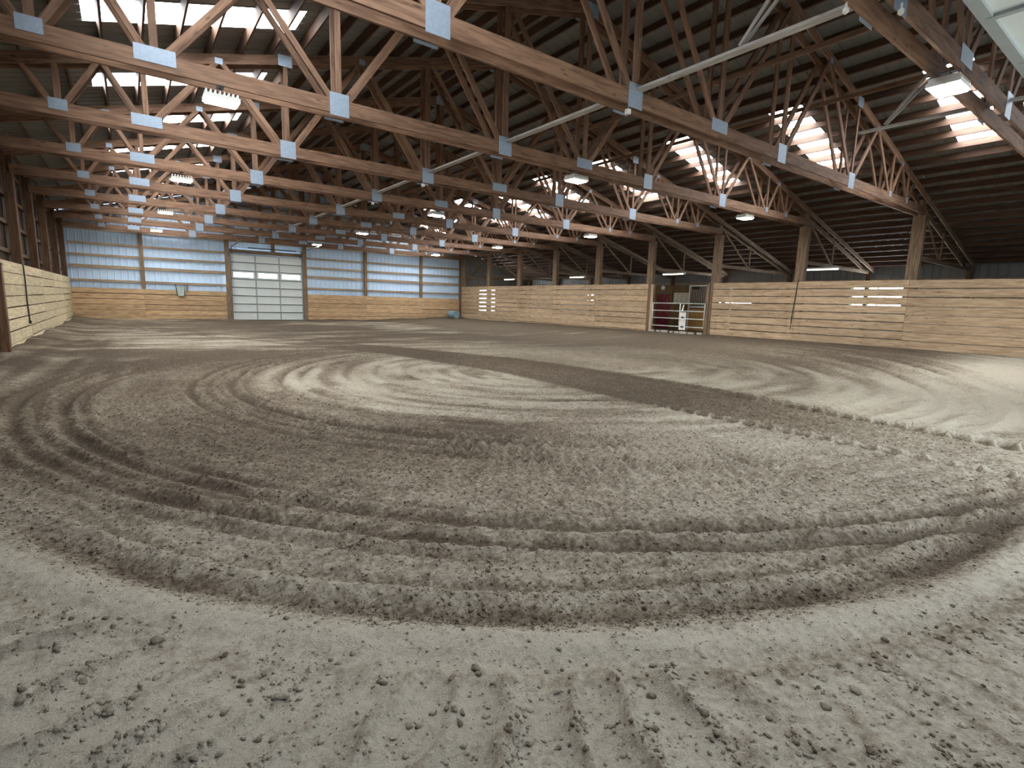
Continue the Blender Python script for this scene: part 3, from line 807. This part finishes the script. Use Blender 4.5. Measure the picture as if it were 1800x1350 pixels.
# ------------------------------------------------------------------ lamps
def fin_mesh(lx, ly, lz):
    bm = bmesh.new()
    def cube(c, s):
        r = bmesh.ops.create_cube(bm, size=1); bmesh.ops.scale(bm, vec=s, verts=r['verts']); bmesh.ops.translate(bm, vec=c, verts=r['verts'])
    cube((0, 0, 0), (lx, ly, lz * 0.45))
    n = 8
    for j in range(n):
        cube((-lx / 2 + lx * (j + 0.5) / n, 0, lz * 0.45), (lx / n * 0.35, ly * 0.9, lz * 0.5))
    me = bpy.data.meshes.new('housing'); bm.to_mesh(me); bm.free(); return me
hm_ = fin_mesh(0.50, 0.38, 0.12)
LY = [(-1, 'over the nearest truss line'), (1, 'under the third truss'), (3, 'under the fifth truss'), (5, 'under the seventh truss'), (7, 'under the ninth truss')]
ZL = 4.55
for x, col_ in ((1.44, 'left'), (9.20, 'middle'), (17.0, 'right')):
    for k, where in LY:
        if k == -1 and col_ == 'left': continue
        y = yc(k) - 0.05
        t = empty('high_bay_light', (x, y, ZL))
        tag(t, 'glowing rectangular high-bay light of the %s row, %s from the camera' % (col_, where if k > 0 else 'under the nearest truss'), 'light', 'high-bay lights under the trusses')
        o = link('housing', hm_, 'lamp_body', t); o.location = (0, 0, 0.055)
        box('lens', (x, y, ZL + 0.018), (0.44, 0.32, 0.016), 'lamp', t)
        tube('hanger', [(x, y, ZL + 0.12), (x, y, ZB0 + 0.02)], 0.008, 'galv_dark', t, 6)
        box('hook_plate', (x, y, ZB0 + 0.01), (0.10, 0.24, 0.012), 'galv_dark', t)
for k, nm in ((1, 'nearest'), (3, 'second nearest'), (5, 'third nearest'), (7, 'farthest')):
    x, y, z = 23.3, yc(k) - 0.0, 3.26
    t = empty('strip_light', (x, y, z)); tag(t, 'glowing white strip light over the aisle beyond right plank wall, %s of four' % nm, 'light', 'strip lights over the aisle')
    box('housing', (x, y, z + 0.06), (0.16, 1.36, 0.06), 'white', t)
    for s in (-1, 1):
        tube('tube', [(x + s * 0.05, y - 0.63, z + 0.008), (x + s * 0.05, y + 0.63, z + 0.008)], 0.019, 'tube', t, 8)
        box('end_cap', (x, y + s * 0.66, z + 0.02), (0.15, 0.05, 0.08), 'white', t)
    tube('hanger', [(x, y + 0.08, z + 0.07), (x, y + 0.08, 3.38)], 0.006, 'galv_dark', t, 5)
# small sensor boxes below the chords
for i, k in ((1, 0), (3, 2), (4, 3)):
    x = 6.92 - 0.12
    t = empty('sensor_box', (x, yc(k) - PLY, ZB0)); tag(t, 'tiny white sensor box hanging under the %s truss from the camera' % ORD[i], 'sensor', 'white boxes under the chords')
    tube('stem', [(x, yc(k) - PLY, ZB0 + 0.01), (x, yc(k) - PLY, ZB0 - 0.08)], 0.012, 'galv_dark', t, 6)
    box('case', (x, yc(k) - PLY, ZB0 - 0.115), (0.07, 0.07, 0.075), 'white', t)
for x, y, z, nm in ((6.36, 2.80, 4.72, 'far'), (6.86, 2.46, 4.74, 'near')):
    t = empty('insulator_knob', (x, y, z)); tag(t, 'small white knob with loop on the %s face of the nearest truss' % nm, 'knob', 'white knobs on the nearest truss')
    tube('stem', [(x, y, z), (x, y, ZB0 + 0.02)], 0.012, 'white', t, 6)
    tube('bulb', [(x, y, z - 0.05), (x, y, z - 0.03), (x, y, z), (x, y, z + 0.02)], [0.012, 0.032, 0.032, 0.012], 'white', t, 10)

# ------------------------------------------------------------------ gate and what stands behind it
GY0, GY1 = 13.97, 16.94
gt = empty('tube_gate', (XR, (GY0 + GY1) / 2, 0.35)); tag(gt, 'galvanised four-bar tube gate closing the opening in the right plank wall', 'gate')
for z in (1.74, 1.38, 1.02, 0.64):
    tube('rail', [(XR + 0.03, GY0 + 0.02, z), (XR + 0.03, GY1, z)], 0.026, 'gate', gt, 8)
for y in (GY1, 15.33, GY0 + 0.03):
    tube('upright', [(XR + 0.03, y, 0.62), (XR + 0.03, y, 1.76)], 0.028, 'gate', gt, 8)
lt = empty('gate_latch', (XR - 0.03, 15.2, 1.45)); tag(lt, 'short white latch bar on the gate below the big notice', 'latch')
bar('bar', (XR - 0.02, 15.18, 1.36), (XR - 0.02, 15.10, 1.68), 0.06, 0.025, 'white', lt, (1, 0, 0))
box('catch', (XR - 0.005, 15.16, 1.42), (0.03, 0.05, 0.05), 'galv', lt)
def gate_tag(zc, hh, lab):
    t = empty('gate_sign', (XR - 0.02, 15.12, zc)); tag(t, lab, 'sign', 'white signs on the gate')
    box('sheet', (XR - 0.008, 15.12, zc), (0.012, 0.36, hh), 'white', t)
    pv = [(0, 0.11 * math.cos(q * math.pi / 8), 0.045 * math.sin(q * math.pi / 8)) for q in range(16)]
    pr_ = from_np('print', pv, [tuple(range(16))], 'door_rail', t); pr_.location = (XR - 0.0155 - (XR - 0.02), 0, -hh * 0.18)
    for y in (14.99, 15.25):
        tube('wire', [(XR - 0.012, y, zc + hh / 2 - 0.02), (XR + 0.02, y, zc + hh / 2 + 0.02)], 0.005, 'galv_dark', t, 5)
gate_tag(1.145, 0.36, 'white printed sign wired to the gate, upper of the two')
gate_tag(0.72, 0.46, 'white printed sign wired to the gate, lower of the two, near the ground')
for s, y in ((1, yc(3) - 0.26), (-1, yc(2) + 0.26)):
    t = empty('gate_post', (XR, y, 0)); tag(t, 'plank jamb post %s the tube gate' % ('on the far side of' if s > 0 else 'on the near side of'), 'post', 'jambs of the gate opening')
    bar('shaft', (XR + 0.10, y, 0.0), (XR + 0.10, y, 2.66), 0.14, 0.14, 'post', t)
    bar('facing', (XR + 0.012, y, 0.1), (XR + 0.012, y, 2.66), 0.14, 0.024, 'plank_right' if s > 0 else 'post', t, (1, 0, 0))
sill = empty('gate_sill', (XR + 0.1, 15.4, 0.3)); tag(sill, 'low sill of pale rubble blocks along the foot of the tube gate', 'sill')
rr = random.Random(5)
y = GY0 + 0.05; j = 0
while y < GY1 + 0.1:
    ln = rr.uniform(0.12, 0.34)
    box('block', (XR + 0.02 + rr.uniform(-0.02, 0.02), y + ln / 2, 0.36), (0.14, ln, 0.10 + rr.uniform(0, 0.03)), 'concrete', sill)
    y += ln + rr.uniform(0.04, 0.22)
# tack room wall with red door
XT = 25.30
tw = empty('wall_tack', (XT, 18.5, 0.3)); tag(tw, 'brown board wall of the tack room beyond the gate', None, None, 'structure')
y = 16.55; j = 0
while y < 24.0:
    if 18.86 <= y + 0.1 <= 19.78:
        z0 = 2.36
    else: z0 = 0.25
    bar('board', (XT + rr.uniform(0, 0.008), y + 0.09, z0), (XT + 0.004, y + 0.09, 2.78), 0.178, 0.03, 'tack_wood', tw, (1, 0, 0))
    y += 0.185
d3 = empty('door_3', (XT - 0.02, 19.35, 0.3)); tag(d3, 'dark red door in the tack room wall beyond the gate', None, None, 'structure')
for j in range(5):
    box('board', (XT - 0.01, 18.93 + 0.19 * j + 0.03, 1.30), (0.035, 0.175, 2.0), 'red', d3)
for z in (0.55, 1.25, 2.1):
    box('ledge', (XT - 0.035, 19.34, z), (0.02, 0.92, 0.14), 'red', d3)
for s in (-1, 1):
    box('jamb', (XT - 0.02, 19.34 + s * 0.54, 1.35), (0.08, 0.10, 2.1), 'tack_wood', d3)
box('jamb', (XT - 0.02, 19.34, 2.42), (0.08, 1.18, 0.10), 'tack_wood', d3)
tube('handle', [(XT - 0.05, 18.98, 1.2), (XT - 0.09, 18.98, 1.22), (XT - 0.09, 18.98, 1.36), (XT - 0.05, 18.98, 1.38)], 0.012, 'galv', d3, 6)
fl = empty('flood_lamp', (XT - 0.05, 19.36, 2.62)); tag(fl, 'small round white lamp above the red tack room door', 'lamp')
tube('bulb', [(XT - 0.02, 19.36, 2.64), (XT - 0.06, 19.36, 2.65), (XT - 0.12, 19.36, 2.66), (XT - 0.16, 19.36, 2.665)], [0.05, 0.12, 0.13, 0.10], 'white', fl, 14)
tube('arm', [(XT - 0.02, 19.36, 2.64), (XT - 0.05, 19.30, 2.50)], 0.02, 'white', fl, 6)
nt_ = empty('notice_board', (XT - 0.06, 18.15, 1.8)); tag(nt_, 'large white printed notice beyond the gate beside the red door', 'sign')
box('sheet', (XT - 0.055, 18.13, 2.08), (0.012, 0.98, 0.60), 'notice', nt_)
for s in (-1, 1):
    box('batten', (XT - 0.035, 18.13 + s * 0.42, 2.08), (0.03, 0.05, 0.64), 'tack_wood', nt_)
# stall front
sf = empty('stall_front', (XT - 0.3, 16.2, 0.3)); tag(sf, 'horse stall front with barred top and yellow boards beyond the gate', 'stall')
SX = XT - 0.35
for j in range(6):
    box('board', (SX, 16.15, 0.42 + 0.195 * j), (0.04, 2.45, 0.188), 'stall_wood', sf)
box('frame_rail', (SX - 0.01, 16.15, 1.60), (0.07, 2.5, 0.09), 'white', sf)
box('frame_rail', (SX - 0.01, 16.15, 2.74), (0.07, 2.5, 0.07), 'white', sf)
for y in (17.38, 14.92):
    box('frame_upright', (SX - 0.01, y, 1.52), (0.07, 0.07, 2.42), 'white', sf)
for j in range(22):
    y = 15.02 + j * 0.107
    tube('grill_bar', [(SX, y, 1.64), (SX, y, 2.71)], 0.014, 'gate', sf, 6)
box('name_plate', (SX - 0.03, 17.0, 2.62), (0.012, 0.42, 0.13), 'black', sf)
sb = empty('stall_partition', (XT + 1.3, 16.4, 0.3)); tag(sb, 'dark boarded partition inside the stall behind the bars', 'partition')
for j in range(12):
    box('board', (XT + 1.6, 15.6, 0.42 + 0.195 * j), (0.04, 4.2, 0.188), 'shade_wood', sb)

# ------------------------------------------------------------------ barrel in the far right corner
def barrel_mesh(rad=0.29, ln=0.80):
    bm = bmesh.new(); n = 32
    prof = [(-ln / 2 + 0.02, rad - 0.05), (-ln / 2 + 0.015, rad - 0.02), (-ln / 2, rad - 0.015), (-ln / 2, rad), (-ln / 2 + 0.03, rad), (-ln / 2 + 0.05, rad - 0.012),
            (-ln * 0.18, rad - 0.004), (-ln * 0.16, rad + 0.010), (-ln * 0.13, rad + 0.010), (-ln * 0.11, rad - 0.004),
            (ln * 0.11, rad - 0.004), (ln * 0.13, rad + 0.010), (ln * 0.16, rad + 0.010), (ln * 0.18, rad - 0.004),
            (ln / 2 - 0.05, rad - 0.012), (ln / 2 - 0.03, rad), (ln / 2, rad), (ln / 2, rad - 0.015), (ln / 2 - 0.015, rad - 0.02), (ln / 2 - 0.02, rad - 0.05)]
    rings = [[bm.verts.new((x, r * math.cos(2 * math.pi * j / n), r * math.sin(2 * math.pi * j / n))) for j in range(n)] for x, r in prof]
    for A, B in zip(rings, rings[1:]):
        for j in range(n): bm.faces.new((A[j], A[(j + 1) % n], B[(j + 1) % n], B[j]))
    bm.faces.new(rings[0]); bm.faces.new(rings[-1])
    bmesh.ops.recalc_face_normals(bm, faces=bm.faces)
    me = bpy.data.meshes.new('barrel'); bm.to_mesh(me); bm.free()
    for p in me.polygons: p.use_smooth = len(p.vertices) == 4
    return me
bz = floor_z(20.25, 35.0)
ba = empty('plastic_barrel', (20.25, 35.0, bz)); tag(ba, 'blue-grey plastic barrel lying on its side in the far right corner', 'barrel')
ang_b = math.radians(-84)
o = link('drum', barrel_mesh(), 'barrel', ba); o.rotation_euler = (0, 0, ang_b); o.location = (0, 0, 0.285)
ex = Vector((math.cos(ang_b), math.sin(ang_b), 0)); ey_ = Vector((-ex.y, ex.x, 0))
for s in (-1, 1):
    c0 = Vector((20.25, 35.0, bz + 0.285)) + ex * 0.38 + ey_ * 0.13 * s + Vector((0, 0, 0.12))
    tube('bung', [c0, c0 + ex * 0.025], 0.035, 'barrel', ba, 12)

# ------------------------------------------------------------------ hanging bin on the far wall
bn = empty('hanging_bin', (2.56, YF - 0.1, 1.40)); tag(bn, 'pale green tapered bin hanging on the far plank wall', 'bin')
def bin_mesh():
    bm = bmesh.new()
    wt, wb_, dt, db, h = 0.40, 0.28, 0.26, 0.18, 0.52
    lo = [bm.verts.new((x * wb_ / 2, y * db / 2, 0)) for x, y in ((-1, -1), (1, -1), (1, 1), (-1, 1))]
    hi = [bm.verts.new((x * wt / 2, y * dt / 2, h)) for x, y in ((-1, -1), (1, -1), (1, 1), (-1, 1))]
    rim = [bm.verts.new((x * (wt / 2 + 0.02), y * (dt / 2 + 0.02), h)) for x, y in ((-1, -1), (1, -1), (1, 1), (-1, 1))]
    rim2 = [bm.verts.new((x * (wt / 2 + 0.02), y * (dt / 2 + 0.02), h - 0.03)) for x, y in ((-1, -1), (1, -1), (1, 1), (-1, 1))]
    bm.faces.new(lo)
    for j in range(4):
        k = (j + 1) % 4
        bm.faces.new((lo[j], lo[k], hi[k], hi[j])); bm.faces.new((hi[j], hi[k], rim[k], rim[j])); bm.faces.new((rim[j], rim[k], rim2[k], rim2[j]))
    me = bpy.data.meshes.new('bin'); bm.to_mesh(me); bm.free(); return me
o = link('tub', bin_mesh(), 'bin', bn); o.location = (0, -0.04, 0)
for s in (-1, 1):
    bar('hanger', (2.56 + s * 0.16, YF - 0.13, 1.42), (2.56 + s * 0.235, YF - 0.10, 2.06), 0.035, 0.03, 'black', bn)
bar('hanger', (2.56 - 0.235, YF - 0.02, 2.05), (2.56 + 0.235, YF - 0.02, 2.05), 0.04, 0.03, 'post', bn)
bar('support', (2.90, YF + 0.0, 1.66), (2.90, YF - 0.0, 2.12), 0.08, 0.06, 'post', bn)

# ------------------------------------------------------------------ ropes on the plank walls
rp1 = empty('hanging_rope', (XL + 0.03, yc(4), 2.2)); tag(rp1, 'dark rope draped over the top of the left plank wall', 'rope', 'ropes on the plank walls')
yy = 20.3
tube('strand', [(XL - 0.06, yy - 0.05, 2.15), (XL - 0.02, yy - 0.02, 2.25), (XL + 0.02, yy, 2.2), (XL + 0.025, yy + 0.03, 1.7), (XL + 0.02, yy - 0.01, 1.2), (XL + 0.025, yy + 0.06, 0.62)], 0.018, 'black', rp1, 6)
tube('knot', [(XL + 0.025, yy + 0.05, 0.66), (XL + 0.03, yy + 0.06, 0.60), (XL + 0.025, yy + 0.07, 0.55)], [0.02, 0.04, 0.015], 'black', rp1, 8)
rp2 = empty('hanging_rope', (XR - 0.03, yc(1), 2.6)); tag(rp2, 'dark lead rope hanging down the right plank wall from a tie ring', 'rope', 'ropes on the plank walls')
yy = yc(1) + 0.02
tube('strand', [(XR - 0.02, yy - 0.05, 2.74), (XR - 0.025, yy - 0.03, 2.6), (XR - 0.02, yy - 0.0, 2.0), (XR - 0.02, yy + 0.05, 1.4), (XR - 0.02, yy + 0.06, 1.05)], 0.016, 'black', rp2, 6)
tube('strand_end', [(XR - 0.02, yy + 0.06, 1.06), (XR - 0.02, yy + 0.07, 0.8)], 0.008, 'black', rp2, 6)
rg = [(XR - 0.03, yy - 0.05 + 0.05 * math.cos(a), 2.79 + 0.05 * math.sin(a)) for a in [2 * math.pi * j / 16 for j in range(17)]]
tube('tie_ring', rg, 0.010, 'galv_dark', rp2, 6)

# ------------------------------------------------------------------ loose clods and wood chips on the sand
def clods():
    rs = np.random.RandomState(3)
    ico = [(0, 0, 1), (0.894, 0, 0.447), (0.276, 0.851, 0.447), (-0.724, 0.526, 0.447), (-0.724, -0.526, 0.447), (0.276, -0.851, 0.447),
           (0.724, 0.526, -0.447), (-0.276, 0.851, -0.447), (-0.894, 0, -0.447), (-0.276, -0.851, -0.447), (0.724, -0.526, -0.447), (0, 0, -1)]
    fa = [(0, 1, 2), (0, 2, 3), (0, 3, 4), (0, 4, 5), (0, 5, 1), (1, 6, 2), (2, 7, 3), (3, 8, 4), (4, 9, 5), (5, 10, 1), (6, 7, 2), (7, 8, 3), (8, 9, 4), (9, 10, 5), (10, 6, 1),
          (11, 7, 6), (11, 8, 7), (11, 9, 8), (11, 10, 9), (11, 6, 10)]
    ico = np.array(ico); fa = np.array(fa)
    n = 130000
    r = 0.9 + 8.5 * rs.rand(n) ** 1.3; a = np.radians(rs.uniform(-12, 100, n))
    x = r * np.cos(a); y = r * np.sin(a)
    R2 = np.hypot(x - 5.0, y - 6.87); R1 = np.hypot(x - 7.5, y - 9.05)
    fan = np.maximum(0, np.sin(np.arctan2(y - 3.85, x - 3.4) * 3.5 * 2 * math.pi / 0.24 + 2.5 * vnoise(x, y, 0.55, 2))) ** 3
    p = 0.12 + 0.8 * ((R2 > 6.5) & (R2 < 7.6) & (y < 3.6)) * fan * (vnoise(x, y, 0.35, 30) > 0.02) + 0.32 * (R2 < 6.25) * (R1 > 5.5)
    p += 0.3 * np.exp(-((R2 - 6.1) / 0.15) ** 2)
    keep = (rs.rand(n) < p) & (x > -2.0) & (y > 0.05) & (np.hypot(x, y) > 0.9)
    x, y = x[keep], y[keep]; m_ = len(x)
    R2 = R2[keep]
    big = (R2 > 6.5) & (R2 < 7.6)
    s = rs.uniform(0.0018, 0.0042, m_) + 0.007 * rs.rand(m_) ** 6 + big * 0.010 * rs.rand(m_) ** 10
    z, d = floor_fields(x[None, :], y[None, :]); z = z[0]
    V = np.zeros((m_, 12, 3))
    jit = 1 + 0.8 * (rs.rand(m_, 12, 1) - 0.5)
    asp = rs.uniform(0.6, 1.7, (m_, 1, 3)); asp[:, :, 2] *= 0.7
    V = ico[None] * jit * asp * s[:, None, None]
    th = rs.uniform(0, 6.28, m_); c, sn = np.cos(th)[:, None], np.sin(th)[:, None]
    vx = V[:, :, 0] * c - V[:, :, 1] * sn; vy = V[:, :, 0] * sn + V[:, :, 1] * c
    V = np.stack([vx + x[:, None], vy + y[:, None], V[:, :, 2] + (z + s * 0.35)[:, None]], -1).reshape(-1, 3)
    Fc = (fa[None] + 12 * np.arange(m_)[:, None, None]).reshape(-1, 3)
    me = bpy.data.meshes.new('soil_clods'); me.vertices.add(len(V)); me.vertices.foreach_set('co', V.astype(np.float32).ravel())
    me.loops.add(Fc.size); me.polygons.add(len(Fc)); me.loops.foreach_set('vertex_index', Fc.ravel().astype(np.int32))
    me.polygons.foreach_set('loop_start', np.arange(0, Fc.size, 3, dtype=np.int32))
    at = me.attributes.new('damp_shade', 'FLOAT', 'POINT')
    at.data.foreach_set('value', np.repeat(np.clip(d[0] + rs.uniform(-0.15, 0.45, m_), 0, 1), 12).astype(np.float32))
    me.update(); me.validate()
    me.materials.append(MAT['soil'])
    o = bpy.data.objects.new('soil_clods', me); COL.objects.link(o)
    tag(o, 'loose crumbs and clods of moist soil over the raked sand', 'soil', None, 'stuff')
clods()
